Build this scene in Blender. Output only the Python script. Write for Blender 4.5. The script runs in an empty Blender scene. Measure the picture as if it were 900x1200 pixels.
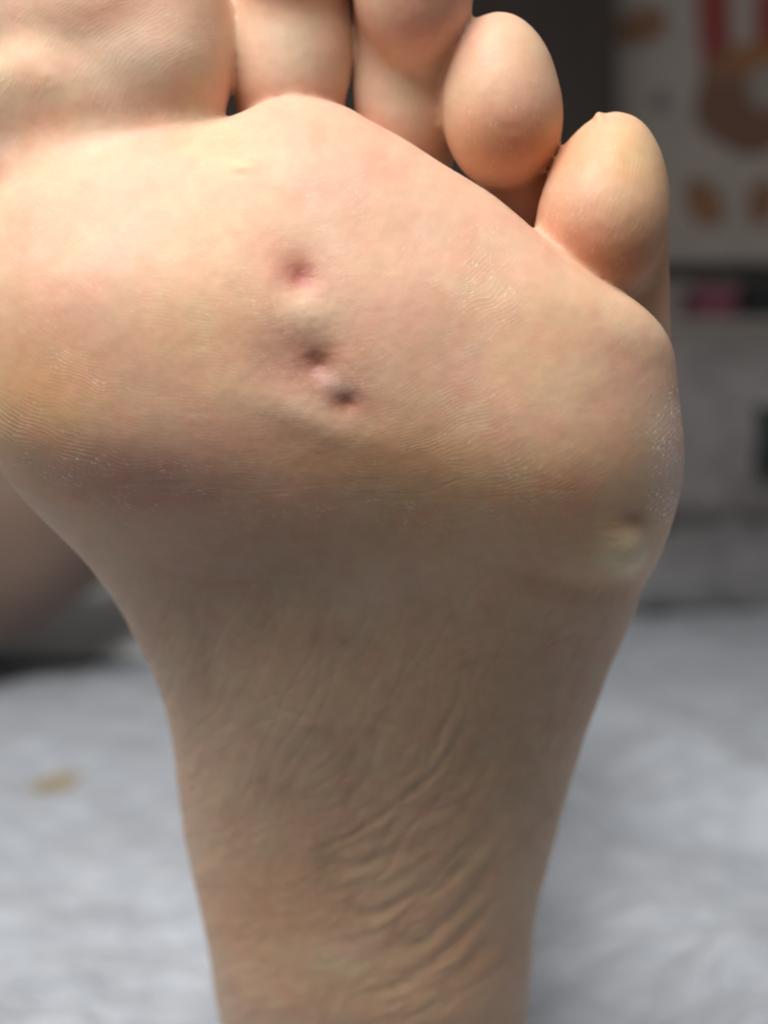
import bpy, bmesh, math, random
import numpy as np
from mathutils import Vector, noise as mnoise

random.seed(4); rng = np.random.default_rng(7)
sc = bpy.context.scene
C = sc.collection

# ------------------------------------------------------------------ camera
CAM_D = 0.180                      # camera to the ball of the foot (m)
PXM = 0.000118                     # metres per photo pixel (900 wide) on that plane
cam_d = bpy.data.cameras.new("camera"); cam = bpy.data.objects.new("camera", cam_d); C.objects.link(cam)
cam.location = (0, -CAM_D, 0); cam.rotation_euler = (math.radians(90), 0, 0)
cam_d.sensor_fit = 'VERTICAL'; cam_d.sensor_height = 7.3; cam_d.sensor_width = 5.5
cam_d.angle = 2*math.atan(600*PXM/CAM_D)
cam_d.clip_start = 0.005; cam_d.clip_end = 50
cam_d.dof.use_dof = True; cam_d.dof.focus_distance = 0.186
cam_d.dof.aperture_fstop = cam_d.lens/4.4        # 4.4 mm wide aperture
sc.camera = cam

# ------------------------------------------------------------------ light
world = bpy.data.worlds.new("World"); sc.world = world; world.use_nodes = True
bg = world.node_tree.nodes["Background"]
bg.inputs[0].default_value = (1.0, 0.98, 0.95, 1); bg.inputs[1].default_value = 0.13

def lamp(name, loc, target, size, watts, col):
    l = bpy.data.lights.new(name, 'AREA'); l.shape = 'DISK'; l.size = size; l.energy = watts; l.color = col
    o = bpy.data.objects.new(name, l); C.objects.link(o); o.location = loc
    o.rotation_euler = (Vector(target)-Vector(loc)).to_track_quat('-Z', 'Y').to_euler()
    return o
lamp("ceiling_lamp", (-0.30, -0.48, 0.83), (0, 0.1, -0.05), 0.80, 20.5, (1.0, 0.95, 0.905))

sc.view_settings.view_transform = 'Standard'; sc.view_settings.look = 'None'
sc.view_settings.exposure = 0.0; sc.view_settings.gamma = 1.0
sc.render.engine = 'CYCLES'
sc.cycles.use_denoising = True
sc.cycles.max_bounces = 8

# ------------------------------------------------------------------ helpers
def P(px, py, y):
    """photo pixel at depth y (mm) -> world mm"""
    k = 0.118*(180.0+y)/180.0
    return ((px-450)*k, y, (600-py)*k)
def W(px, py, d):
    """photo pixel at distance d (m) from camera -> world m"""
    k = PXM/CAM_D*d
    return Vector(((px-450)*k, d-CAM_D, (600-py)*k))

def nodes(name):
    m = bpy.data.materials.new(name); m.use_nodes = True
    nt = m.node_tree; b = nt.nodes["Principled BSDF"]
    return m, nt, b
def N(nt, kind, **kw):
    n = nt.nodes.new(kind)
    for k, v in kw.items(): setattr(n, k, v)
    return n
def ramp(nt, src, stops):
    r = N(nt, 'ShaderNodeValToRGB'); e = r.color_ramp.elements
    while len(e) < len(stops): e.new(0.5)
    for i, (p, c) in enumerate(stops): e[i].position = p; e[i].color = (*c, 1)
    nt.links.new(src, r.inputs[0]); return r.outputs[0]
def math_n(nt, op, a, b=None, clamp=False):
    n = N(nt, 'ShaderNodeMath', operation=op); n.use_clamp = clamp
    for i, v in enumerate((a, b)):
        if v is None: continue
        if isinstance(v, (int, float)): n.inputs[i].default_value = v
        else: nt.links.new(v, n.inputs[i])
    return n.outputs[0]
def mix(nt, fac, a, b):
    n = N(nt, 'ShaderNodeMix', data_type='RGBA')
    for s, v in ((n.inputs[0], fac), (n.inputs[6], a), (n.inputs[7], b)):
        if isinstance(v, (int, float)): s.default_value = v
        elif isinstance(v, tuple): s.default_value = (*v, 1)
        else: nt.links.new(v, s)
    return n.outputs[2]
def cloth_mat(name, c0, c1, scale=40, rough=0.9, weave=1400, bump=0.3, bdist=0.002):
    m, nt, b = nodes(name)
    tc = N(nt, 'ShaderNodeTexCoord')
    n1 = N(nt, 'ShaderNodeTexNoise'); n1.inputs['Scale'].default_value = scale; n1.inputs['Detail'].default_value = 5
    nt.links.new(tc.outputs['Object'], n1.inputs['Vector'])
    nt.links.new(ramp(nt, n1.outputs[0], [(0.3, c0), (0.7, c1)]), b.inputs['Base Color'])
    n2 = N(nt, 'ShaderNodeTexNoise'); n2.inputs['Scale'].default_value = weave; n2.inputs['Detail'].default_value = 2
    nt.links.new(tc.outputs['Object'], n2.inputs['Vector'])
    bp = N(nt, 'ShaderNodeBump'); bp.inputs['Strength'].default_value = bump; bp.inputs['Distance'].default_value = bdist
    nt.links.new(n2.outputs[0], bp.inputs['Height']); nt.links.new(bp.outputs[0], b.inputs['Normal'])
    b.inputs['Roughness'].default_value = rough; b.inputs['Specular IOR Level'].default_value = 0.15
    b.inputs['Sheen Weight'].default_value = 0.15
    return m, nt, b, tc
def mesh_obj(name, verts, faces, mat, parent=None, smooth=True):
    me = bpy.data.meshes.new(name); me.from_pydata(verts, [], faces); me.update()
    if smooth: me.polygons.foreach_set("use_smooth", np.ones(len(me.polygons), bool))
    if mat: me.materials.append(mat)
    o = bpy.data.objects.new(name, me); C.objects.link(o); o.parent = parent
    return o
def box_obj(name, lo, hi, mat, parent=None, bevel=0.004):
    bm = bmesh.new(); bmesh.ops.create_cube(bm, size=1)
    for v in bm.verts:
        v.co = Vector([lo[i] + (v.co[i]+0.5)*(hi[i]-lo[i]) for i in range(3)])
    if bevel: bmesh.ops.bevel(bm, geom=bm.edges[:], offset=bevel, segments=2, affect='EDGES')
    me = bpy.data.meshes.new(name); bm.to_mesh(me); bm.free(); me.materials.append(mat)
    o = bpy.data.objects.new(name, me); C.objects.link(o); o.parent = parent
    return o
def tag(o, label, cat, group=None, kind=None):
    if label: o['label'] = label
    if cat: o['category'] = cat
    if group: o['group'] = group
    if kind: o['kind'] = kind
    return o
def empty(name, loc):
    o = bpy.data.objects.new(name, None); C.objects.link(o); o.location = loc; o.empty_display_size = 0.05
    return o
def fbm(p, oct=4):
    return mnoise.fractal(Vector(p), 0.6, 2.0, oct)

# ------------------------------------------------------------------ setting: wall and bed sheet
BED = -0.142
def build_wall():
    m, nt, b = nodes("wall_paint")
    tc = N(nt, 'ShaderNodeTexCoord'); n1 = N(nt, 'ShaderNodeTexNoise'); n1.inputs['Scale'].default_value = 3
    nt.links.new(tc.outputs['Object'], n1.inputs['Vector'])
    nt.links.new(ramp(nt, n1.outputs[0], [(0.3, (0.30, 0.27, 0.25)), (0.7, (0.36, 0.33, 0.30))]), b.inputs['Base Color'])
    b.inputs['Roughness'].default_value = 0.85
    w = box_obj("wall", (-2.2, 2.62, -0.6), (2.4, 2.72, 2.0), m, bevel=0)
    tag(w, None, None, kind='structure')
build_wall()

def build_sheet():
    m, nt, b, tc = cloth_mat("sheet_cotton", (0.42, 0.465, 0.53), (0.54, 0.59, 0.655), scale=70, weave=900, bump=0.5, bdist=0.0015)
    # terry relief
    old = b.inputs['Normal'].links[0].from_node
    nm = N(nt, 'ShaderNodeTexNoise'); nm.inputs['Scale'].default_value = 130; nm.inputs['Detail'].default_value = 3
    nt.links.new(tc.outputs['Object'], nm.inputs['Vector'])
    b2 = N(nt, 'ShaderNodeBump'); b2.inputs['Strength'].default_value = 0.9; b2.inputs['Distance'].default_value = 0.004
    nt.links.new(nm.outputs[0], b2.inputs['Height']); nt.links.new(b2.outputs[0], old.inputs['Normal'])
    # yellow stain with its own shape
    base = b.inputs['Base Color'].links[0].from_socket
    g = N(nt, 'ShaderNodeNewGeometry'); sep = N(nt, 'ShaderNodeSeparateXYZ'); nt.links.new(g.outputs['Position'], sep.inputs[0])
    nz = N(nt, 'ShaderNodeTexNoise'); nz.inputs['Scale'].default_value = 60; nt.links.new(g.outputs['Position'], nz.inputs['Vector'])
    d = -BED/((913-600)*PXM/CAM_D)
    c = W(65, 913, d)
    ex = math_n(nt, 'DIVIDE', math_n(nt, 'SUBTRACT', sep.outputs[0], c.x), 0.0135)
    ey = math_n(nt, 'DIVIDE', math_n(nt, 'SUBTRACT', sep.outputs[1], c.y), 0.026)
    r2 = math_n(nt, 'ADD', math_n(nt, 'MULTIPLY', ex, ex), math_n(nt, 'MULTIPLY', ey, ey))
    r2 = math_n(nt, 'ADD', r2, math_n(nt, 'MULTIPLY', math_n(nt, 'SUBTRACT', nz.outputs[0], 0.5), 2.2))
    k = math_n(nt, 'SUBTRACT', 1.25, r2, True)
    k = math_n(nt, 'MULTIPLY', k, 0.8)
    nt.links.new(mix(nt, k, base, (0.36, 0.26, 0.09)), b.inputs['Base Color'])
    x0, x1, y0, y1 = -1.0, 1.15, 0.03, 1.93
    nx, ny = 340, 320
    xs = np.linspace(x0, x1, nx); ys = y0 + (y1-y0)*np.linspace(0, 1, ny)**1.5
    verts = []
    for y in ys:
        for x in xs:
            z = BED + 0.010*fbm((x*3.1, y*2.3, 1.7)) + 0.006*fbm((x*13, y*10, 5.0)) + 0.0022*fbm((x*45, y*38, 8.0))*max(0, 1-y)
            # folds on the right, running away from the camera
            if x > -0.05:
                w_ = min(1, (x+0.05)/0.12)
                f = math.sin(x*46 + y*9 + 1.6*fbm((x*4, y*4, 3)))
                z += w_*0.010*f*max(0, 1-max(0, y-0.2)/0.9)
                z += w_*0.002*math.sin(x*21 - y*26 + 2*fbm((x*3, y*3, 9)))
            # sides hang over the mattress
            e = min(x-x0, x1-x, y1-y, y-y0)
            if e < 0.05: z -= 0.05*(1-math.sqrt(max(0, 1-(1-e/0.05)**2)))
            if e < 1e-6: z -= 0.25
            # dent under the heel
            r = math.hypot(x+0.002, y-0.115)
            z = min(z, BED+0.004) if r < 0.09 else z
            verts.append((x, y, z))
    faces = [(j*nx+i, j*nx+i+1, (j+1)*nx+i+1, (j+1)*nx+i) for j in range(ny-1) for i in range(nx-1)]
    o = mesh_obj("bed_sheet", verts, faces, m)
    tag(o, "crumpled pale grey cotton sheet with a small yellow stain, spread under the foot", "bed sheet")
build_sheet()

# ------------------------------------------------------------------ blurred things behind the foot
def heap(name, x0, x1, y0, y1, zt, mat, seed, amp=0.02, freq=5, edge=0.06, nx=90, ny=70, base=BED+0.006):
    verts = []
    for j in range(ny):
        for i in range(nx):
            u, v = i/(nx-1), j/(ny-1)
            x, y = x0+(x1-x0)*u, y0+(y1-y0)*v
            x += 0.02*fbm((v*3, seed, 1)); y += 0.02*fbm((u*4, seed, 2))
            e = min(u*(x1-x0), (1-u)*(x1-x0), v*(y1-y0), (1-v)*(y1-y0))/edge
            h = math.sqrt(max(0, 1-(1-min(e, 1))**2))
            z = base + (zt-base)*h + h*amp*fbm((x*freq, y*freq, seed)) + h*amp*0.5*math.sin(x*17+y*9+3*fbm((x*3, y*3, seed+4)))
            verts.append((x, y, z))
    faces = [(j*nx+i, j*nx+i+1, (j+1)*nx+i+1, (j+1)*nx+i) for j in range(ny-1) for i in range(nx-1)]
    b0 = len(verts)
    ring = [i for i in range(nx)] + [j*nx+nx-1 for j in range(1, ny)] + [(ny-1)*nx+i for i in range(nx-2, -1, -1)] + [j*nx for j in range(ny-2, 0, -1)]
    faces.append(tuple(reversed(ring)))
    return mesh_obj(name, verts, faces, mat)

def plain(name, c, rough=0.6):
    m, nt, b = nodes(name)
    tc = N(nt, 'ShaderNodeTexCoord'); n1 = N(nt, 'ShaderNodeTexNoise'); n1.inputs['Scale'].default_value = 15
    nt.links.new(tc.outputs['Object'], n1.inputs['Vector'])
    nt.links.new(ramp(nt, n1.outputs[0], [(0.3, tuple(v*0.85 for v in c)), (0.7, tuple(min(1, v*1.15) for v in c))]), b.inputs['Base Color'])
    b.inputs['Roughness'].default_value = rough
    return m

m_grey = cloth_mat("grey_fleece", (0.20, 0.20, 0.21), (0.33, 0.33, 0.34), scale=18, weave=120, bump=0.8, bdist=0.01)[0]
m_grey2 = cloth_mat("grey_flannel", (0.66, 0.68, 0.69), (0.74, 0.76, 0.77), scale=12, weave=200, bump=0.5, bdist=0.006)[0]
m_pale = cloth_mat("pillow_cover", (0.26, 0.25, 0.255), (0.46, 0.43, 0.43), scale=9, weave=300, bump=0.5, bdist=0.006)[0]

tag(heap("folded_blanket", -0.95, -0.10, 1.02, 1.80, -0.10, m_grey2, 2.0, amp=0.008, edge=0.10),
    "folded pale grey blanket lying on the sheet behind the bent leg", "blanket")
tag(heap("fleece_throw", -0.05, 1.10, 1.62, 2.05, -0.03, m_grey, 7.0, amp=0.03, edge=0.13),
    "rumpled dark grey fleece throw heaped at the far end of the bed", "throw")

tag(heap('sock', 0.58, 0.82, 1.50, 1.66, -0.085, plain('charcoal_knit', (0.05, 0.05, 0.055), 0.9), 12.0, amp=0.012, edge=0.05, nx=40, ny=30),
    'crumpled charcoal sock lying in front of the fleece throw, right', 'sock')

def pillow(name, c, size, mat, seed, rot):
    nx, ny = 40, 30
    vt, vb = [], []
    for j in range(ny):
        for i in range(nx):
            u, v = 2*i/(nx-1)-1, 2*j/(ny-1)-1
            h = (max(0, 1-u**4)*max(0, 1-v**4))**0.6
            x = u*size[0]*(1-0.06*(1-v*v)); z = v*size[2]*(1-0.06*(1-u*u))
            y = h*size[1]*(1+0.25*fbm((u*2, v*2, seed)))
            vt.append((x, -y-0.003, z)); vb.append((x, y+0.003, z))
    f = []
    n = nx*ny
    for j in range(ny-1):
        for i in range(nx-1):
            a = j*nx+i
            f.append((a, a+1, a+nx+1, a+nx)); f.append((n+a, n+a+nx, n+a+nx+1, n+a+1))
    ring = [i for i in range(nx)] + [j*nx+nx-1 for j in range(1, ny)] + [(ny-1)*nx+i for i in range(nx-2, -1, -1)] + [j*nx for j in range(ny-2, 0, -1)]
    for q in range(len(ring)):
        a, b_ = ring[q], ring[(q+1) % len(ring)]
        f.append((b_, a, n+a, n+b_))
    o = mesh_obj(name, vt+vb, f, mat); o.location = c; o.rotation_euler = rot
    return o
tag(pillow("pillow", (0.60, 2.12, 0.125), (0.36, 0.08, 0.175), m_pale, 3.0, (math.radians(-14), 0, math.radians(4))),
    "plump mottled grey pillow leaning at the head of the bed", "pillow")
m_teal = cloth_mat("teal_plush", (0.03, 0.052, 0.05), (0.045, 0.07, 0.067), scale=12)[0]
tag(pillow("cushion", W(938, 512, 2.12), (0.075, 0.035, 0.055), m_teal, 8.0, (math.radians(-20), 0, math.radians(-20))),
    "small dark teal cushion at the right edge in front of the grey pillow", "cushion")

def wood(name, c0, c1):
    m, nt, b = nodes(name)
    tc = N(nt, 'ShaderNodeTexCoord'); mp = N(nt, 'ShaderNodeMapping'); mp.inputs['Scale'].default_value = (14, 14, 1.2)
    nt.links.new(tc.outputs['Object'], mp.inputs[0])
    n1 = N(nt, 'ShaderNodeTexNoise'); n1.inputs['Scale'].default_value = 3; n1.inputs['Detail'].default_value = 6
    nt.links.new(mp.outputs[0], n1.inputs['Vector'])
    nt.links.new(ramp(nt, n1.outputs[0], [(0.3, c0), (0.7, c1)]), b.inputs['Base Color'])
    b.inputs['Roughness'].default_value = 0.5
    return m
m_dark = wood("dark_wood", (0.026, 0.016, 0.012), (0.045, 0.029, 0.022))
m_board = wood("greyed_board", (0.30, 0.27, 0.25), (0.38, 0.35, 0.32))
def build_cabinet():
    xr = W(722, 0, 2.42).x; xl = xr-0.80; y0 = 2.24; y1 = 2.60; zb, zt = -0.5, 1.45
    t = empty("wardrobe", ((xl+xr)/2, y0, zb))
    def child(name, lo, hi, mat, bevel=0.004, parent=None):
        o = box_obj(name, [lo[i]-t.location[i] for i in range(3)], [hi[i]-t.location[i] for i in range(3)], mat, t if parent is None else parent, bevel)
        return o
    child("carcass", (xl, y0+0.022, zb), (xr, y1, zt), m_dark)
    xm = (xl+xr)/2
    for a, b_, hx in ((xl+0.004, xm-0.002, xm-0.04), (xm+0.002, xr-0.004, xm+0.03)):
        dr = child("door", (a, y0, zb+0.06), (b_, y0+0.019, zt-0.01), m_dark)
        child("handle", (hx, y0-0.02, 0.35), (hx+0.012, y0+0.001, 0.50), plain("dull_brass", (0.12, 0.09, 0.05), 0.4), 0.002, dr)
    tag(t, "tall dark brown wardrobe standing behind the toes", "wardrobe")
build_cabinet()

def build_shelf():
    # low ledge against the wall, right of the wardrobe
    xl = W(722, 0, 2.42).x+0.012; xr = xl+0.95; y0, y1 = 2.30, 2.612
    zt = W(0, 289, y0+CAM_D).z; zm = W(0, 372, y0+CAM_D).z
    t = empty("headboard_shelf", ((xl+xr)/2, y0, -0.5))
    L = t.location
    def child(name, lo, hi, bevel=0.004):
        return box_obj(name, [lo[i]-L[i] for i in range(3)], [hi[i]-L[i] for i in range(3)], m_board, t, bevel)
    child("top_board", (xl, y0-0.01, zt-0.030), (xr, y1, zt))
    child("middle_board", (xl+0.02, y0, zm-0.022), (xr-0.02, y1, zm))
    child("back_panel", (xl+0.021, y0+0.115, zm+0.001), (xr-0.021, y0+0.126, zt-0.031), 0)
    child("front_panel", (xl+0.02, y0+0.012, -0.5), (xr-0.02, y0+0.03, zm-0.023), 0.001)
    for x in (xl, xr-0.019):
        child("side_board", (x, y0, -0.5), (x+0.019, y1, zt-0.031))
    tag(t, "grey wooden headboard shelf beneath the printed poster", "shelf")
    # things on the middle board
    ax = W(815, 0, y0+CAM_D).x; bx_ = W(868, 0, y0+CAM_D).x
    m_pink = plain("pink_cover", (0.22, 0.055, 0.10))
    m_page = plain("paper_edge", (0.4, 0.38, 0.34))
    tb = empty("pink_box", ((ax+bx_)/2, y0+0.02, zm+0.001))
    box_obj("box_body", (-(bx_-ax)/2, 0, 0), ((bx_-ax)/2, 0.1, 0.042), m_pink, tb)
    box_obj("box_lid", (-(bx_-ax)/2-0.002, -0.002, 0.043), ((bx_-ax)/2+0.002, 0.102, 0.062), m_pink, tb)
    tag(tb, "small magenta pink lidded box on the headboard shelf", "box")
    tk = empty("black_case", (W(905, 0, y0+CAM_D).x, y0+0.015, zm+0.001))
    m_blk = plain("black_plastic", (0.012, 0.012, 0.013), 0.4)
    box_obj("case_body", (-0.052, 0, 0), (0.052, 0.09, 0.05), m_blk, tk, 0.008)
    box_obj("case_lid", (-0.053, -0.001, 0.051), (0.053, 0.091, 0.07), m_blk, tk, 0.008)
    tag(tk, "small black case beside the pink box on the shelf", "case")
build_shelf()

def build_poster():
    d = 2.607+CAM_D
    x0 = W(724, 0, d).x; x1 = x0+0.62; z0 = W(0, 278, d).z-0.03; z1 = z0+0.85
    m, nt, b = nodes("printed_paper")
    g = N(nt, 'ShaderNodeNewGeometry'); sep = N(nt, 'ShaderNodeSeparateXYZ'); nt.links.new(g.outputs['Position'], sep.inputs[0])
    nz = N(nt, 'ShaderNodeTexNoise'); nz.inputs['Scale'].default_value = 14; nz.inputs['Detail'].default_value = 3
    nt.links.new(g.outputs['Position'], nz.inputs['Vector'])
    wob = math_n(nt, 'MULTIPLY', math_n(nt, 'SUBTRACT', nz.outputs[0], 0.5), 1.0)
    col = mix(nt, nz.outputs[0], (0.40, 0.35, 0.32), (0.50, 0.44, 0.40))
    k = PXM/CAM_D*d
    def blob(col, px, py, rx, ry, c, rot=0.0, inner=None):
        p = W(px, py, d); ca, sa = math.cos(rot), math.sin(rot)
        dx = math_n(nt, 'SUBTRACT', sep.outputs[0], p.x); dz = math_n(nt, 'SUBTRACT', sep.outputs[2], p.z)
        u = math_n(nt, 'ADD', math_n(nt, 'MULTIPLY', dx, ca/(rx*k)), math_n(nt, 'MULTIPLY', dz, sa/(rx*k)))
        v = math_n(nt, 'ADD', math_n(nt, 'MULTIPLY', dx, -sa/(ry*k)), math_n(nt, 'MULTIPLY', dz, ca/(ry*k)))
        r = math_n(nt, 'ADD', math_n(nt, 'MULTIPLY', u, u), math_n(nt, 'MULTIPLY', v, v))
        r = math_n(nt, 'ADD', r, wob)
        f = math_n(nt, 'MULTIPLY', math_n(nt, 'SUBTRACT', 1.1, r), 6, True)
        return mix(nt, f, col, c)
    red, tan, brn, org, ivo = (0.30, 0.055, 0.045), (0.27, 0.14, 0.075), (0.20, 0.10, 0.065), (0.34, 0.15, 0.06), (0.34, 0.30, 0.26)
    col = blob(col, 752, 30, 34, 22, tan, 0.4)
    col = blob(col, 838, 20, 20, 110, red, 0.05)
    col = blob(col, 905, 20, 22, 60, red)
    col = blob(col, 878, 118, 60, 66, brn)
    col = blob(col, 890, 70, 44, 22, org)
    col = blob(col, 846, 80, 16, 16, tan)
    col = blob(col, 902, 100, 26, 26, ivo)
    col = blob(col, 775, 118, 9, 13, (0.18, 0.16, 0.165))
    col = blob(col, 825, 236, 21, 30, tan, 0.5)
    col = blob(col, 827, 240, 10, 14, org, 0.5)
    col = blob(col, 895, 236, 18, 30, tan, -0.2)
    col = blob(col, 970, 150, 40, 90, tan, 0.3)
    col = blob(col, 1000, 30, 40, 40, red, 0.3)
    nt.links.new(col, b.inputs['Base Color']); b.inputs['Roughness'].default_value = 0.6
    o = box_obj("wall_poster", (x0, 2.611, z0), (x1, 2.617, z1), m, bevel=0.001)
    tag(o, "large pale poster printed with red bands and brown blotches on the wall", "poster")
build_poster()

# ------------------------------------------------------------------ skin
def smin(a, b, k):
    h = np.clip(0.5+0.5*(b-a)/k, 0, 1)
    return b+(a-b)*h-k*h*(1-h)
def smax(a, b, k): return -smin(-a, -b, k)

def surface_nets(F, X, Y, Z):
    nx, ny, nz = F.shape
    S = F < 0
    c = np.zeros((nx-1, ny-1, nz-1), np.int8)
    for i in (0, 1):
        for j in (0, 1):
            for k in (0, 1):
                c += S[i:nx-1+i, j:ny-1+j, k:nz-1+k]
    I, J, K = np.nonzero((c > 0) & (c < 8)); n = len(I)
    vid = np.full(c.shape, -1, np.int64); vid[I, J, K] = np.arange(n)
    acc = np.zeros((n, 3)); cnt = np.zeros(n)
    corners = [(i, j, k) for i in (0, 1) for j in (0, 1) for k in (0, 1)]
    val = {q: F[I+q[0], J+q[1], K+q[2]].astype(np.float64) for q in corners}
    for q in corners:
        for ax in range(3):
            if q[ax]: continue
            r = list(q); r[ax] = 1; r = tuple(r)
            a, b = val[q], val[r]; m = (a < 0) != (b < 0)
            t = np.where(m, a/np.where(a == b, 1, a-b), 0)
            for x in range(3):
                acc[:, x] += np.where(m, q[x] + (t if x == ax else 0), 0)
            cnt += m
    acc /= cnt[:, None]
    idx = acc + np.stack([I, J, K], 1)
    V = np.stack([np.interp(idx[:, a], np.arange(len(g)), g) for a, g in enumerate((X, Y, Z))], 1)
    Q = []
    for ax in range(3):
        sl0 = [slice(None)]*3; sl1 = [slice(None)]*3
        sl0[ax] = slice(0, -1); sl1[ax] = slice(1, None)
        A, B = S[tuple(sl0)], S[tuple(sl1)]
        m = A != B
        o1, o2 = [(1, 2), (2, 0), (0, 1)][ax]
        ii = np.stack(np.nonzero(m), 1)
        ok = (ii[:, o1] > 0) & (ii[:, o2] > 0) & (ii[:, o1] < F.shape[o1]-1) & (ii[:, o2] < F.shape[o2]-1)
        ii = ii[ok]; inside = A[tuple(ii.T)]
        def cell(d1, d2):
            jj = ii.copy(); jj[:, o1] += d1; jj[:, o2] += d2
            return vid[tuple(jj.T)]
        q = np.stack([cell(-1, -1), cell(0, -1), cell(0, 0), cell(-1, 0)], 1)
        q[~inside] = q[~inside][:, ::-1]
        Q.append(q)
    return V, np.concatenate(Q)

def np_mesh(name, V, Q):
    me = bpy.data.meshes.new(name)
    me.vertices.add(len(V)); me.vertices.foreach_set("co", V.astype(np.float32).ravel())
    me.loops.add(Q.size); me.loops.foreach_set("vertex_index", Q.astype(np.int32).ravel())
    me.polygons.add(len(Q)); me.polygons.foreach_set("loop_start", np.arange(0, Q.size, 4, dtype=np.int32))
    me.update(calc_edges=True); me.validate()
    me.polygons.foreach_set("use_smooth", np.ones(len(me.polygons), bool))
    return me

def laplace(V, Q, it, f=0.5):
    a = np.concatenate([Q[:, 0], Q[:, 1], Q[:, 2], Q[:, 3]]); b = np.concatenate([Q[:, 1], Q[:, 2], Q[:, 3], Q[:, 0]])
    aa = np.concatenate([a, b]); bb = np.concatenate([b, a]); n = len(V)
    deg = np.bincount(aa, minlength=n)[:, None]
    for _ in range(it):
        S = np.stack([np.bincount(aa, V[bb, c], minlength=n) for c in range(3)], 1)/np.maximum(deg, 1)
        V = V + f*(S-V)
    return V

def smooth_table(zs, vs, step=0.5, win=14):
    o = np.argsort(zs); zs = np.asarray(zs)[o]; vs = np.asarray(vs)[o]
    g = np.arange(zs[0]-20, zs[-1]+20, step); v = np.interp(g, zs, vs)
    # linear ends so smoothing does not flatten them
    lo = g < zs[0]; v[lo] = vs[0] + (g[lo]-zs[0])*(vs[1]-vs[0])/(zs[1]-zs[0])
    hi = g > zs[-1]; v[hi] = vs[-1] + (g[hi]-zs[-1])*(vs[-1]-vs[-2])/(zs[-1]-zs[-2])
    w = np.hanning(int(win/step)*2+1); w /= w.sum()
    pad = len(w)//2
    v = np.convolve(np.pad(v, pad, mode='reflect', reflect_type='odd'), w, 'valid')
    return lambda z: np.interp(z, g, v)

#        py    xl    xr   front  thick
ROWS = [(  40, -25,  775, 22, 22),
        ( 120, -30,  778, 13, 25),
        ( 200, -38,  781,  7, 28),
        ( 345, -44,  785,  0.5, 33),
        ( 450, -30,  784, 1, 37),
        ( 510, -12,  789,  2.5, 39),
        ( 560,  14,  787,  5, 41),
        ( 600,  46,  779,  8.5, 42),
        ( 650,  96,  762, 14, 44),
        ( 710, 136,  745, 22, 46),
        ( 780, 174,  715, 31, 48),
        ( 850, 196,  690, 39, 50),
        ( 920, 206,  669, 46, 53),
        ( 990, 217,  649, 52, 56),
        (1060, 234,  631, 57, 58),
        (1130, 252,  621, 61, 60),
        (1200, 262,  617, 64, 62),
        (1290, 272,  607, 75, 62),
        (1370, 290,  590, 86, 60)]
RIM = [(-80, 215), (0, 176), (60, 146), (130, 128), (190, 128), (245, 129), (275, 119), (305, 100), (350, 93), (400, 104),
       (430, 126), (470, 147), (520, 180), (580, 213), (622, 248), (650, 278), (700, 308), (765, 322), (840, 335)]

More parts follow.
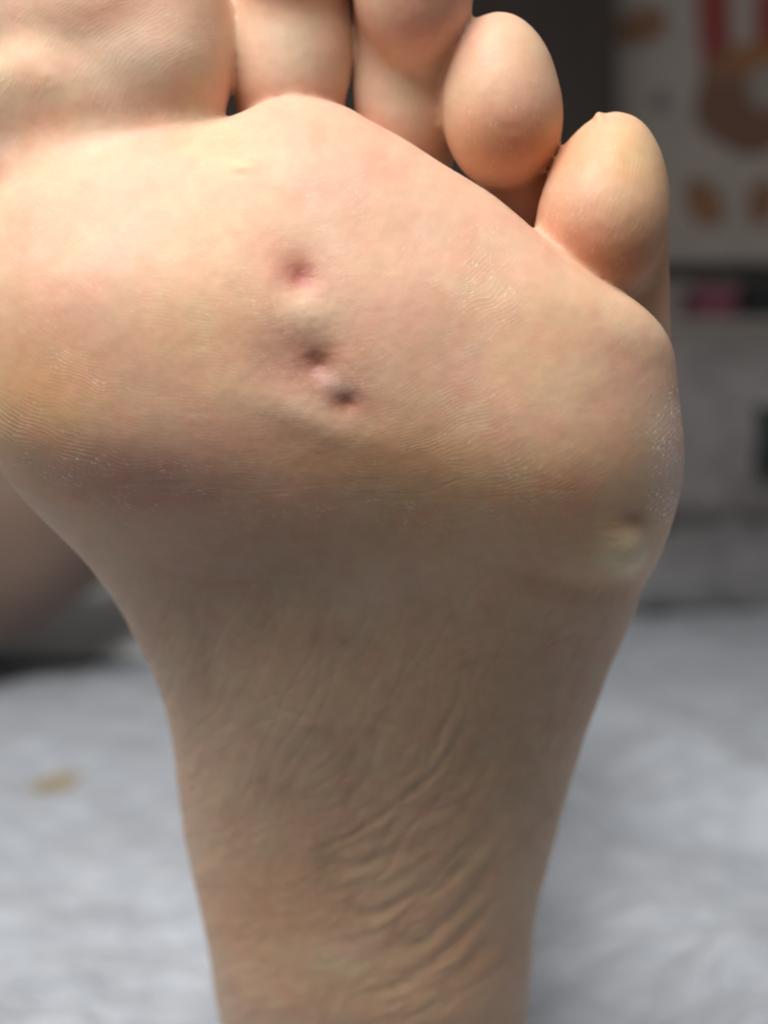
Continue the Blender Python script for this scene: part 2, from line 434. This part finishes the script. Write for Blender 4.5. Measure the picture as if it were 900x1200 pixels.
def build_foot():
    xs = np.arange(-60, 56, 0.9)
    ys = np.concatenate([np.arange(-8, 52, 0.9), np.geomspace(53, 470, 70)])
    zs = np.concatenate([np.linspace(-156, -110, 26)[:-1], np.arange(-110, 122, 0.9)])
    X, Y, Z = np.meshgrid(xs, ys, zs, indexing='ij', sparse=True)
    X = X.astype(np.float32); Y = Y.astype(np.float32); Z = Z.astype(np.float32)
    # --- sole and instep: a superelliptic section swept down the foot
    zf, yf, zsil, xl, xr, th = [], [], [], [], [], []
    for py, a, b, f, t in ROWS:
        zf.append(P(0, py, f)[2]); yf.append(f); th.append(t)
        s = f+t/2
        zsil.append(P(0, py, s)[2]); xl.append(P(a, 0, s)[0]); xr.append(P(b, 0, s)[0])
    z1 = zs
    yfz = smooth_table(zf, yf, win=10)(z1); tz = smooth_table(zf, th, win=14)(z1)
    xlz = smooth_table(zsil, xl, win=7)(z1); xrz = smooth_table(zsil, xr, win=7)(z1)
    hw = ((xrz-xlz)/2).astype(np.float32)[None, None]; xc = ((xrz+xlz)/2).astype(np.float32)[None, None]
    hy = (tz/2).astype(np.float32)[None, None]; yc = (yfz+tz/2).astype(np.float32)[None, None]
    u = np.abs((X-xc)/hw); v = np.abs((Y-yc)/hy)
    n = 2.35
    body = ((u**n + v**n)**(1/n) - 1)*np.minimum(hw, hy)
    # --- rim of the ball, in front of the toes
    rx = [P(a, 0, 13)[0] for a, _ in RIM]; rz = [P(0, b, 13)[2] for _, b in RIM]
    rim = smooth_table(rx, rz, win=3.0)(xs).astype(np.float32)[:, None, None]
    body = smax(body, (Z-rim)*0.85, 11.0)
    # heel end
    body = smax(body, -(Z+139.0) + 0*X, 34.0)
    del u, v
    F = body
    # --- heel pad, ankle and shin behind
    def ell(c, r, rot=0.0, tilt=0.0, egg=0.0):
        dx, dy, dz = X-c[0], Y-c[1], Z-c[2]
        if rot:
            ca, sa = math.cos(rot), math.sin(rot); dx, dz = ca*dx+sa*dz, -sa*dx+ca*dz
        if tilt:
            ca, sa = math.cos(tilt), math.sin(tilt); dy, dz = ca*dy+sa*dz, -sa*dy+ca*dz
        w = 1.0 + egg*np.clip(dz/r[2], -1.3, 1.3) if egg else 1.0
        k0 = np.sqrt((dx/(r[0]*w))**2+(dy/r[1])**2+(dz/r[2])**2)
        k1 = np.sqrt((dx/(r[0]*r[0]))**2+(dy/(r[1]*r[1]))**2+(dz/(r[2]*r[2]))**2)
        return (k0*(k0-1)/np.maximum(k1, 1e-6)).astype(np.float32)
    def cone(a, b, ra, rb):
        a = np.array(a, float); b = np.array(b, float); ab = b-a
        t = ((X-a[0])*ab[0]+(Y-a[1])*ab[1]+(Z-a[2])*ab[2])/float(ab@ab)
        t = np.clip(t, 0, 1)
        d = np.sqrt((X-a[0]-t*ab[0])**2+(Y-a[1]-t*ab[1])**2+(Z-a[2]-t*ab[2])**2)
        return (d-(ra+t*(rb-ra))).astype(np.float32)
    F = smin(F, cone((-4, 118, -92), (-6, 190, -62), 31, 30), 18)
    F = smin(F, cone((-6, 190, -62), (-8, 320, -22), 30, 45), 25)
    F = smin(F, cone((-8, 320, -22), (-6, 415, 6), 45, 46), 25)
    # --- toes
    def R(px, y): return px*0.118*(180+y)/180
    def toe(pad, pr, egg, rot, tilt, stem0, stem1, r0, r1, k=4.0, extra=()):
        d = ell(pad, pr, rot, tilt, egg)
        d = smin(d, cone(stem0, stem1, r0, r1), k)
        for e in extra: d = smin(d, e, 4.0)
        return d
    toes = []
    # big toe
    y = 17
    y = 24
    big = toe(P(128, 14, y), (R(139, y), 15.0, R(130, y)), 0.0, 0.0, -0.36, P(118, 215, 31), P(135, 30, 31), 17.5, 15.0, 6,
              extra=[ell(P(172, 96, 20.5), (R(76, 20.5), 9.8, R(46, 20.5)), 0, -0.25), ell(P(62, 114, 21), (R(74, 21), 9.8, R(46, 21)), 0, -0.25),
                     ell(P(206, 66, 24), (R(66, 24), 12, R(94, 24))), ell(P(122, 125, 24), (R(128, 24), 12.0, R(100, 24)), 0, -0.30)])
    toes.append(big)
    # second toe: long pale shaft, pad cropped by the frame
    y = 23
    toes.append(toe(P(342, -75, y), (R(74, y), 11.5, R(92, y)), 0.0, 0.0, -0.15, P(342, 190, 33), P(341, -60, 32), 8.0, 8.8, 4,
                    extra=[ell(P(341, 50, 28), (R(71, 28), 9.5, R(110, 28)), 0, -0.12)]))
    # third toe
    y = 21
    toes.append(toe(P(484, -16, y), (R(71, y), 11.5, R(94, y)), 0.0, 0.05, -0.18, P(478, 240, 37), P(484, 0, 28), 6.8, 8.4, 4,
                    extra=[ell(P(480, 105, 31), (R(60, 31), 8.8, R(90, 31)))]))
    # fourth toe
    y = 22.5
    toes.append(toe(P(587, 118, y), (R(69, y), 10.8, R(103, y)), -0.06, 0.06, -0.14, P(618, 300, 35), P(600, 140, 27), 6.6, 7.0, 3,
                    extra=[ell(P(592, 146, 21), (R(54, 21), 8.5, R(58, 21)))]))
    # little toe, with a corner of dry skin at its tip
    y = 19.5
    toes.append(toe(P(708, 243, y), (R(74, y), 10.8, R(114, y)), -0.08, -0.18, -0.14, P(728, 400, 33), P(722, 250, 25), 7.4, 8.0, 3,
                    extra=[ell(P(702, 262, 17), (R(60, 17), 8.0, R(62, 17)))]))
    F = smin(F, toes[0], 3.5)
    T = toes[1]
    for t in toes[2:]: T = smin(T, t, 1.3)
    F = smin(F, T, 1.5)
    # soft joint of the big toe with the ball at the left
    V, Q = surface_nets(np.broadcast_to(F, (len(xs), len(ys), len(zs))), xs, ys, zs)
    V = laplace(V, Q, 3, 0.5)
    # densify
    me = np_mesh("foot_base", V*0.001, Q)
    o = bpy.data.objects.new("foot_base", me); C.objects.link(o)
    sub = o.modifiers.new("s", 'SUBSURF'); sub.levels = 2; sub.render_levels = 2; sub.use_limit_surface = False
    dg = bpy.context.evaluated_depsgraph_get(); dg.update()
    me2 = bpy.data.meshes.new_from_object(o.evaluated_get(dg))
    bpy.data.objects.remove(o); bpy.data.meshes.remove(me)
    me2.name = "bare_foot"
    nv = len(me2.vertices)
    co = np.empty(nv*3, np.float32); me2.vertices.foreach_get("co", co); co = co.reshape(-1, 3).astype(np.float64)*1000
    nr = np.empty(nv*3, np.float32); me2.vertices.foreach_get("normal", nr); nr = nr.reshape(-1, 3).astype(np.float64)
    return me2, co, nr

_TAB = {}
def vnoise(x, y, z=0.0, seed=0):
    """smooth value noise, vectorised, about -1..1"""
    flat = np.isscalar(z)
    if seed not in _TAB: _TAB[seed] = (np.random.default_rng(seed).random((64, 64, 64))*2-1).astype(np.float32)
    T = _TAB[seed]
    s = lambda t: t*t*(3-2*t)
    xi, yi = np.floor(x).astype(np.int32), np.floor(y).astype(np.int32)
    fx, fy = s(x-xi), s(y-yi)
    out = 0
    if flat:
        T = T[0]
        for a in (0, 1):
            for b in (0, 1):
                out = out + T[(xi+a) & 63, (yi+b) & 63]*(fx if a else 1-fx)*(fy if b else 1-fy)
        return out
    zi = np.floor(z).astype(np.int32); fz = s(z-zi)
    for a in (0, 1):
        for b in (0, 1):
            for c in (0, 1):
                out = out + T[(xi+a) & 63, (yi+b) & 63, (zi+c) & 63]*(fx if a else 1-fx)*(fy if b else 1-fy)*(fz if c else 1-fz)
    return out
def nfbm(x, y, z=0.0, seed=0, oct=4):
    a, s, t = 1.0, 0.0, 0.0
    for o in range(oct):
        t = t + a*vnoise(x*2**o, y*2**o, z*2**o if not np.isscalar(z) else z, seed+o); s += a; a *= 0.5
    return t/s

def skin_material():
    m, nt, b = nodes("skin")
    att = N(nt, 'ShaderNodeAttribute', attribute_name="skin_colour")
    ph = N(nt, 'ShaderNodeAttribute', attribute_name="ridge_phase")
    am = N(nt, 'ShaderNodeAttribute', attribute_name="ridge_depth")
    fl = N(nt, 'ShaderNodeAttribute', attribute_name="flake")
    tc = N(nt, 'ShaderNodeTexCoord')
    n1 = N(nt, 'ShaderNodeTexNoise'); n1.inputs['Scale'].default_value = 420; n1.inputs['Detail'].default_value = 5
    nt.links.new(tc.outputs['Object'], n1.inputs['Vector'])
    tone = ramp(nt, n1.outputs[0], [(0.3, (0.955, 0.945, 0.94)), (0.7, (1.03, 1.03, 1.03))])
    mul = N(nt, 'ShaderNodeMix', data_type='RGBA', blend_type='MULTIPLY'); mul.inputs[0].default_value = 1
    nt.links.new(att.outputs['Color'], mul.inputs[6]); nt.links.new(tone, mul.inputs[7])
    n4 = N(nt, 'ShaderNodeTexNoise'); n4.inputs['Scale'].default_value = 170; n4.inputs['Detail'].default_value = 4
    nt.links.new(tc.outputs['Object'], n4.inputs['Vector'])
    hue = ramp(nt, n4.outputs[0], [(0.32, (1.04, 0.95, 0.92)), (0.68, (0.99, 1.02, 0.95))])
    mu2 = N(nt, 'ShaderNodeMix', data_type='RGBA', blend_type='MULTIPLY'); mu2.inputs[0].default_value = 1
    nt.links.new(mul.outputs[2], mu2.inputs[6]); nt.links.new(hue, mu2.inputs[7]); mul = mu2
    # dry skin flakes along the ridges
    ridge = math_n(nt, 'SINE', ph.outputs['Fac'])
    ridge = math_n(nt, 'POWER', math_n(nt, 'MULTIPLY', math_n(nt, 'ADD', ridge, 1.0), 0.5), 3.0)
    n3 = N(nt, 'ShaderNodeTexNoise'); n3.inputs['Scale'].default_value = 1500; n3.inputs['Detail'].default_value = 2
    nt.links.new(tc.outputs['Object'], n3.inputs['Vector'])
    f = math_n(nt, 'MULTIPLY', math_n(nt, 'SUBTRACT', n3.outputs[0], 0.55), 9, True)
    f = math_n(nt, 'MULTIPLY', f, math_n(nt, 'MULTIPLY', math_n(nt, 'ADD', ridge, 0.12), 1.2, True))
    f = math_n(nt, 'MULTIPLY', f, fl.outputs['Fac'], True)
    nt.links.new(mix(nt, f, mul.outputs[2], (0.86, 0.78, 0.70)), b.inputs['Base Color'])
    # relief: papillary ridges and pores
    n2 = N(nt, 'ShaderNodeTexNoise'); n2.inputs['Scale'].default_value = 900; n2.inputs['Detail'].default_value = 4
    nt.links.new(tc.outputs['Object'], n2.inputs['Vector'])
    h = math_n(nt, 'ADD', math_n(nt, 'MULTIPLY', ridge, am.outputs['Fac']), math_n(nt, 'MULTIPLY', n2.outputs[0], 0.45))
    bp = N(nt, 'ShaderNodeBump'); bp.inputs['Strength'].default_value = 1.0; bp.inputs['Distance'].default_value = 0.000028
    nt.links.new(h, bp.inputs['Height']); nt.links.new(bp.outputs[0], b.inputs['Normal'])
    b.inputs['Roughness'].default_value = 0.5; b.inputs['Specular IOR Level'].default_value = 0.32
    b.inputs['Subsurface Weight'].default_value = 0.6
    b.inputs['Subsurface Radius'].default_value = (1.0, 0.42, 0.22); b.inputs['Subsurface Scale'].default_value = 0.0016
    return m

def finish_foot():
    me, co_all, nr_all = build_foot()
    vis = np.nonzero((co_all[:, 1] < 100) & (nr_all[:, 1] < 0.4))[0]      # the side the detail goes on
    co, nr = co_all[vis], nr_all[vis]
    kk = 180.0/(180.0+co[:, 1])/0.118
    px = (450+co[:, 0]*kk).astype(np.float32); py = (600-co[:, 2]*kk).astype(np.float32)
    front = np.clip(-nr[:, 1]*3, 0, 1)*(co[:, 1] < 60+0*px)
    front = np.where(co[:, 1] < 95, np.clip(-nr[:, 1]*3+0.2, 0, 1), 0)
    def G(cx, cy, sx, sy=None, rot=0.0, p=2.0):
        sy = sx if sy is None else sy
        dx, dy = px-cx, py-cy; ca, sa = math.cos(rot), math.sin(rot)
        u, v = (ca*dx+sa*dy)/sx, (-sa*dx+ca*dy)/sy
        return np.exp(-0.5*(u*u+v*v)**(p/2))
    D = np.zeros(len(px))           # displacement, mm
    # broad pads and hollows
    D += 2.2*G(110, 350, 130, 130) + 1.6*G(680, 490, 90, 120) + 1.2*G(350, 190, 80, 70) - 0.8*G(560, 400, 60, 130, 0.25)
    D += 1.0*G(120, 520, 90, 45, 0.25) - 1.6*G(330, 720, 150, 60, 0.1) + 1.3*G(700, 590, 60, 60)
    D -= 1.2*G(480, 700, 60, 70) ; D += 1.0*G(620, 760, 50, 110, 0.5)
    D += 1.2*G(330, 830, 70, 90) ; D -= 1.0*G(230, 850, 40, 60)
    D += 1.0*G(660, 560, 100, 60) ; D += 0.12*nfbm(px/60, py/60, 0, 11, 3) 
    # pits: three in a row, one at the outer edge
    def pit(cx, cy, r, depth, rim_, ell_=1.0, rot=0.0):
        nonlocal D
        D -= depth*G(cx, cy, r, r*ell_, rot, 1.6)
        D += rim_*G(cx, cy, r*2.3, r*2.3*ell_, rot)
    pit(353, 324, 9.5, 0.75, 0.08, 1.15, 0.4); pit(371, 427, 10.5, 0.85, 0.08, 0.95, 0.5); pit(407, 473, 8.5, 0.75, 0.08, 0.9, 0.3)
    D -= 0.4*G(345, 318, 26, 22, 0.5) + 0.5*G(355, 412, 34, 26, 0.6) + 0.15*G(402, 472, 20, 14)
    D += 0.45*G(355, 370, 26, 18) + 0.45*G(375, 496, 56, 17, 0.35) + 0.2*G(330, 470, 30, 16, 0.4) + 0.12*G(388, 452, 14, 8, 0.6)
    D -= 0.6*G(728, 596, 11, 9, 0.1) ; D += 2.6*G(720, 632, 22, 22, -0.15) ; D -= 0.7*G(700, 684, 60, 14, 0.1)
    rough = nfbm(px/7, py/7, 0, 101, 3)
    D += rough*(0.04*G(353, 322, 16) + 0.05*G(368, 424, 20) + 0.04*G(406, 472, 14) + 0.07*G(722, 620, 28, 28) + 0.02*G(372, 400, 60, 100) + 0.018)
    # small wart marks
    D += 0.3*G(285, 202, 11, 6, 0.2) - 0.08*G(283, 211, 10, 4) ; D += 0.2*G(58, 96, 10, 10) - 0.1*G(58, 96, 4, 4)
    D += 0.6*G(702, 137, 4, 5)*(py < 165)          # corner of dry skin at the tip of the little toe
    # fold under the left of the ball
    D -= 0.3*G(70, 565, 60, 14, 0.45) 
    # crease fan and creases across the instep
    def crease(pts, w, depth, ridge_=0.4):
        nonlocal D
        pts = np.array(pts, float); lo = pts.min(0)-6*w; hi = pts.max(0)+6*w
        s = np.nonzero((px > lo[0]) & (px < hi[0]) & (py > lo[1]) & (py < hi[1]) & (front > 0))[0]
        if len(s) == 0: return
        X_, Y_ = px[s]+2.5*vnoise(px[s]/25, py[s]/25, 0, 31), py[s]+2.5*vnoise(px[s]/25, py[s]/25, 0, 32)
        best = np.full(len(s), 1e9); tt = np.zeros(len(s)); L = len(pts)-1
        for i in range(L):
            a, b = pts[i], pts[i+1]; ab = b-a; t = np.clip(((X_-a[0])*ab[0]+(Y_-a[1])*ab[1])/(ab@ab), 0, 1)
            d = np.hypot(X_-a[0]-t*ab[0], Y_-a[1]-t*ab[1]); m = d < best
            best = np.where(m, d, best); tt = np.where(m, (i+t)/L, tt)
        fade = np.sin(np.pi*np.clip(tt, 0.02, 0.98))**0.6
        D[s] += fade*(-depth*np.exp(-0.5*(best/w)**2) + ridge_*depth*np.exp(-0.5*((best-2.4*w)/(1.2*w))**2))
    r = random.Random(3)
    for i in range(22):                       # long diagonal folds, lower right
        t = i/21
        x0, y0 = 370+60*t+r.uniform(-35, 35), 1000+210*t+r.uniform(-12, 12)
        x3, y3 = 570+75*t+r.uniform(-40, 15), 840+220*t+r.uniform(-25, 25)
        xm, ym = (x0+x3)/2+14+r.uniform(-14, 14), (y0+y3)/2+30+r.uniform(-16, 16)
        crease([(x0, y0), ((x0+xm)/2, (y0+ym)/2+12), (xm, ym), ((xm+x3)/2+6, (ym+y3)/2+6), (x3, y3)], r.uniform(3, 7), r.uniform(0.05, 0.14), 0.8)
    for i in range(16):                       # finer steep lines above them
        x0, y0 = 400+16*i+r.uniform(-10, 10), 970+r.uniform(-60, 60)-5*i
        L = r.uniform(80, 210); a = math.radians(r.uniform(55, 78))
        crease([(x0, y0), (x0+L*0.5*math.cos(a)+5, y0-L*0.5*math.sin(a)), (x0+L*math.cos(a), y0-L*math.sin(a))], r.uniform(3, 5), r.uniform(0.03, 0.07), 0.7)
    # dense shallow skin lines: ridged noise drawn out along the folds
    sel = np.nonzero((front > 0) & (py > 560) & (py < 1260))[0]
    X_, Y_ = px[sel], py[sel]
    X_ = X_+14*nfbm(X_/70, Y_/70, 0, 81, 2); Y_ = Y_+14*nfbm(X_/70, Y_/70, 0, 82, 2)
    low = 1/(1+np.exp(-(Y_-930)/60))
    right = 1/(1+np.exp(-(X_-400-0.15*(Y_-900))/45))
    def lines(ang, L, w, seed):
        ca, sa = math.cos(ang), -math.sin(ang)
        n_ = nfbm((X_*ca+Y_*sa)/L, (-X_*sa+Y_*ca)/w, 0, seed, 2)
        return -np.clip(1-np.abs(n_)*4.5, 0, 1)**1.5
    arch_ = 1/(1+np.exp(-(Y_-690)/35))
    fine = 0.12*lines(0.62, 110, 16, 91)*low*right + 0.17*lines(0.75, 150, 26, 92)*low*right + 0.06*lines(0.3, 80, 14, 98)*low
    fine += arch_*(1-0.6*low)*(0.09*lines(1.15, 120, 24, 93) + 0.08*lines(0.6, 90, 20, 94) + 0.05*lines(-0.35, 90, 20, 95))
    fine += 0.03*lines(0.05, 90, 9, 96)*(1-arch_)
    fine += 0.20*nfbm(X_/30, Y_/34, 0, 97, 3)*arch_
    D[sel] += fine
    for i in range(26):                       # crossing fine lines on the instep
        x0, y0 = r.uniform(230, 640), r.uniform(680, 900)
        L = r.uniform(40, 120); a = math.radians(r.choice((r.uniform(25, 50), r.uniform(-30, -8))))
        crease([(x0, y0), (x0+L*0.5*math.cos(a), y0-L*0.5*math.sin(a)+4), (x0+L*math.cos(a), y0-L*math.sin(a))], r.uniform(2.2, 3.6), r.uniform(0.02, 0.06), 0.5)
    crease([(225, 690), (270, 685), (330, 688)], 3, 0.07); crease([(430, 690), (490, 650), (560, 620)], 3.5, 0.06)
    crease([(30, 545), (60, 565), (95, 582), (130, 588)], 4.5, 0.08, 0.1)
    D *= front
    co2 = co + nr*D[:, None]
    co_all[vis] = co2
    me.vertices.foreach_set("co", (co_all*0.001).astype(np.float32).ravel())

    # ---- skin pigment (linear): own blotches, callus, redness; also light and shade on big toe and arch
    base = np.array([0.66, 0.455, 0.335])
    col = np.tile(base, (len(px), 1))
    def tint(w, c, k):
        nonlocal col
        w = np.clip(w*k*1.0, 0, 1)[:, None]; col = col*(1-w)+np.array(c)*w
    callus, pink, red, pale, ochre, mauve = (0.69, 0.465, 0.29), (0.66, 0.39, 0.31), (0.52, 0.20, 0.12), (0.70, 0.57, 0.44), (0.58, 0.33, 0.13), (0.44, 0.25, 0.23)
    nb = nfbm(px/90, py/90, (co[:, 1]/60).astype(np.float32), 21, 4); nb2 = nfbm(px/34, py/34, 0, 25, 3); nb3 = nfbm(px/55, py/55, 0, 27, 3)
    tint(np.clip(nb*1.8, 0, 1), pink, 0.7); tint(np.clip(-nb*1.8, 0, 1), callus, 0.7)
    tint(np.clip(nb2*1.6-0.1, 0, 1), (0.60, 0.34, 0.23), 0.5); tint(np.clip(-nb3*1.6-0.1, 0, 1), pale, 0.35)
    tint(G(480, 300, 130, 160), pink, 0.35); tint(G(170, 460, 90, 40, 0.2), pink, 0.6)
    tint(G(50, 460, 70, 60), ochre, 0.55); tint(G(240, 330, 70, 130), callus, 0.55); tint(G(110, 300, 70, 110), pink, 0.25)
    tint(G(640, 380, 60, 60), callus, 0.5); tint(G(600, 570, 140, 50), ochre, 0.35); tint(G(440, 530, 90, 30), ochre, 0.4)
    # pits and their pale rims
    tint(G(345, 318, 30, 24, 0.5), (0.52, 0.24, 0.17), 0.65); tint(G(354, 324, 12), (0.38, 0.11, 0.09), 0.9)
    tint(G(354, 414, 40, 34, 0.5), (0.46, 0.22, 0.16), 0.65); tint(G(371, 427, 16), (0.32, 0.11, 0.07), 0.9)
    tint(G(405, 473, 22, 15), (0.36, 0.16, 0.11), 0.8); tint(G(408, 474, 10), (0.30, 0.10, 0.06), 0.8); tint(G(318, 430, 24, 34), mauve, 0.35)
    tint(G(358, 368, 22, 18), pale, 0.6); tint(G(390, 449, 22, 8, 0.5), (0.58, 0.42, 0.38), 0.6); tint(G(370, 487, 55, 14, 0.3), pale, 0.35)
    tint(G(718, 634, 36, 34, -0.15, 4), (0.62, 0.42, 0.20), 0.6); tint(G(728, 597, 13, 9), (0.28, 0.13, 0.08), 0.8); tint(G(719, 632, 24, 23, -0.15, 3), (0.84, 0.73, 0.52), 1.0); tint(G(728, 616, 13, 8), (0.66, 0.58, 0.50), 0.5); tint(G(690, 682, 60, 12, 0.1), ochre, 0.5)
    tint(G(285, 203, 13, 8), (0.76, 0.58, 0.38), 0.7); tint(G(58, 97, 12), callus, 0.4)
    # toes: red under the pads, pale shafts
    edge = [q for q in RIM if q[0] < 640]+[(650, 284), (700, 326), (735, 348), (765, 372), (840, 400)]      # where the ball hides the toes
    toe_ = 1/(1+np.exp(np.clip((py-np.interp(px, [a for a, _ in edge], [b for _, b in edge])-2)/4, -30, 30)))
    tint(G(610, 165, 60, 38, 0.15)*toe_, (0.54, 0.22, 0.11), 0.8); tint(G(655, 285, 55, 45, 0.5)*(py > 225)*toe_, (0.60, 0.28, 0.17), 0.6); tint(G(730, 305, 58, 36)*toe_, (0.50, 0.19, 0.10), 0.8)
    tint(G(590, 70, 50, 40), callus, 0.4); tint(G(745, 190, 40, 60), (0.68, 0.45, 0.24), 0.5); tint(G(610, 115, 30, 22), pink, 0.4)
    tint(G(340, 85, 60, 50)*toe_, pale, 0.75); tint(G(475, 110, 45, 45)*toe_, pale, 0.6); tint(G(340, -10, 70, 22), red, 0.35)
    tint(G(130, 60, 140, 80)*toe_, (0.74, 0.52, 0.39), 0.7)  # big toe lightened in colour, standing in for light it lacks
    tint(G(490, 35, 60, 22), pink, 0.6); tint(G(125, 15, 40, 15), red, 0.3); tint(G(60, 138, 50, 12, -0.2)*toe_, red, 0.25); tint(G(200, 118, 36, 14)*toe_, red, 0.25)
    tint(G(165, 70, 44, 26), (0.76, 0.62, 0.50), 0.7)  # painted highlight on the lump of the big toe
    # dry pale skin at the outer edge, arch toned down to deepen its shade
    tint(G(780, 530, 17, 48, 0.1), (0.74, 0.60, 0.57), 0.7)
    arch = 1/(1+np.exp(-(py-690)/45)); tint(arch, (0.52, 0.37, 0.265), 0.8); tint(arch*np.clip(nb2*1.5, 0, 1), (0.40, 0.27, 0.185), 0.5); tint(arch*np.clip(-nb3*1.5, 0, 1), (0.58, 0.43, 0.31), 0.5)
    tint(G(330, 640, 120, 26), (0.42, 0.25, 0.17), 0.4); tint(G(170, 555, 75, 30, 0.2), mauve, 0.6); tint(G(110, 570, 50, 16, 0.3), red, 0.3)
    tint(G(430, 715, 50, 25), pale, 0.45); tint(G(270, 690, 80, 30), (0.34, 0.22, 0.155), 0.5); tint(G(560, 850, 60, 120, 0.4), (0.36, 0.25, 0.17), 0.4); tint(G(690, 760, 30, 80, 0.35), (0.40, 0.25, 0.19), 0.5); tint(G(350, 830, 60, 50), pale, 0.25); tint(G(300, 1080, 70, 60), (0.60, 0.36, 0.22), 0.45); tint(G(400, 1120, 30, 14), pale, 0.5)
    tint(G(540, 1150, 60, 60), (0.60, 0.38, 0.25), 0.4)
    col *= (1+0.03*nfbm(px/14, py/14, 0, 44, 3))[:, None]
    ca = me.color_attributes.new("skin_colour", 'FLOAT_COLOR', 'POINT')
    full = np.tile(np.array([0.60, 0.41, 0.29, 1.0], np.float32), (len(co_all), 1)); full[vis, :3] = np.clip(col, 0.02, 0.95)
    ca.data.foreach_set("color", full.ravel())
    # ---- papillary ridges: direction, depth and dryness by region
    wx = 13*nfbm(px/50, py/50, 0, 51, 3); wy = 13*nfbm(px/50, py/50, 0, 52, 3)
    x_, y_ = px+wx, py+wy
    rr = np.hypot((x_-290)*1.0, (y_-150)*1.35)
    phase = 2*np.pi*rr/6.2
    regs = [(G(80, 535, 60, 24, 0.5), 1.5, 0.5), (G(15, 500, 30, 18, 0.5), 1.3, 0.4), (G(580, 335, 28, 55, 0.35), 0.6, 0.35),
            (G(525, 515, 70, 40, 0.2), 0.5, 0.3), (G(540, 580, 110, 22), 0.45, 0.25), (G(778, 530, 15, 46, 0.1), 1.0, 8.0),
            (G(190, 562, 60, 18, 0.15), 0.5, 0.5), (G(100, 440, 34, 14, 0.6), 0.35, 0.3), (G(18, 95, 20, 9), 0.8, 0.6), (G(400, 610, 110, 16), 0.4, 0.2),
            (G(590, 125, 45, 70), 0.45, 0.15), (G(712, 225, 45, 80), 0.45, 0.15), (G(130, 40, 100, 60), 0.4, 0.15), (G(300, 420, 260, 160), 0.12, 0.12)]
    depth = np.full(len(px), 0.11); dry = np.full(len(px), 0.03)
    for w, dp, fk in regs:
        depth = depth+0.6*dp*w; dry = dry+fk*w
    patch = np.clip(0.5+1.4*nfbm(px/24, py/18, 0, 61, 3), 0, 1.4)
    dry *= patch; depth *= 0.35+0.65*patch
    dry += 0.25*np.clip(nfbm(px/60, py/60, 0, 71, 2)-0.1, 0, 1)*(py < 640)
    depth *= 1/(1+np.exp((py-700)/40))
    dry *= front; depth *= front
    for nm, arr in (("ridge_phase", phase), ("ridge_depth", depth), ("flake", dry)):
        a = me.attributes.new(nm, 'FLOAT', 'POINT'); full = np.zeros(len(co_all), np.float32); full[vis] = arr; a.data.foreach_set("value", full)
    me.materials.clear(); me.materials.append(SKIN)
    me.polygons.foreach_set("use_smooth", np.ones(len(me.polygons), bool)); me.update()
    o = bpy.data.objects.new("bare_foot", me); C.objects.link(o)
    tag(o, "bare left foot, sole to the camera, three dark pits on its ball", "foot")
SKIN = skin_material()
finish_foot()

# ------------------------------------------------------------------ the other leg, bent, behind
def build_leg():
    m, nt, b = nodes("leg_skin")
    tc = N(nt, 'ShaderNodeTexCoord'); n1 = N(nt, 'ShaderNodeTexNoise'); n1.inputs['Scale'].default_value = 14; n1.inputs['Detail'].default_value = 5
    nt.links.new(tc.outputs['Object'], n1.inputs['Vector'])
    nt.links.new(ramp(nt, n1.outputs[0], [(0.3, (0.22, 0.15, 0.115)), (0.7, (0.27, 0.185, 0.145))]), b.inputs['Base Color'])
    b.inputs['Roughness'].default_value = 0.55; b.inputs['Subsurface Weight'].default_value = 0.2
    b.inputs['Subsurface Radius'].default_value = (1, 0.4, 0.2); b.inputs['Subsurface Scale'].default_value = 0.004
    # thigh (far end hidden behind the foot) to a bent knee and down the shin
    pts = [((-0.16, 1.13, 0.165), 0.112), ((-0.25, 1.00, 0.072), 0.108), ((-0.335, 0.90, -0.026), 0.104), ((-0.42, 0.80, -0.046), 0.097), ((-0.527, 0.675, -0.050), 0.091),
           ((-0.60, 0.60, -0.058), 0.083), ((-0.66, 0.63, -0.070), 0.071), ((-0.70, 0.73, -0.078), 0.064), ((-0.73, 0.87, -0.084), 0.058), ((-0.75, 1.00, -0.094), 0.047)]
    me = bpy.data.meshes.new("bent_leg"); me.from_pydata([p for p, _ in pts], [(i, i+1) for i in range(len(pts)-1)], [])
    o = bpy.data.objects.new("bent_leg", me); C.objects.link(o)
    o.modifiers.new("skin", 'SKIN')
    for i, (_, r_) in enumerate(pts): me.skin_vertices[0].data[i].radius = (r_, r_)
    me.skin_vertices[0].data[0].use_root = True
    s = o.modifiers.new("s", 'SUBSURF'); s.levels = s.render_levels = 3
    dg = bpy.context.evaluated_depsgraph_get(); dg.update()
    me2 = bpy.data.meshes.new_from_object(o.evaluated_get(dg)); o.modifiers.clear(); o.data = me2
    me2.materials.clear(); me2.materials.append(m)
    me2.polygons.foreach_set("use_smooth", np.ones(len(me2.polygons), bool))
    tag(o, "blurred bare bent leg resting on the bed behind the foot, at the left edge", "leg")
build_leg()
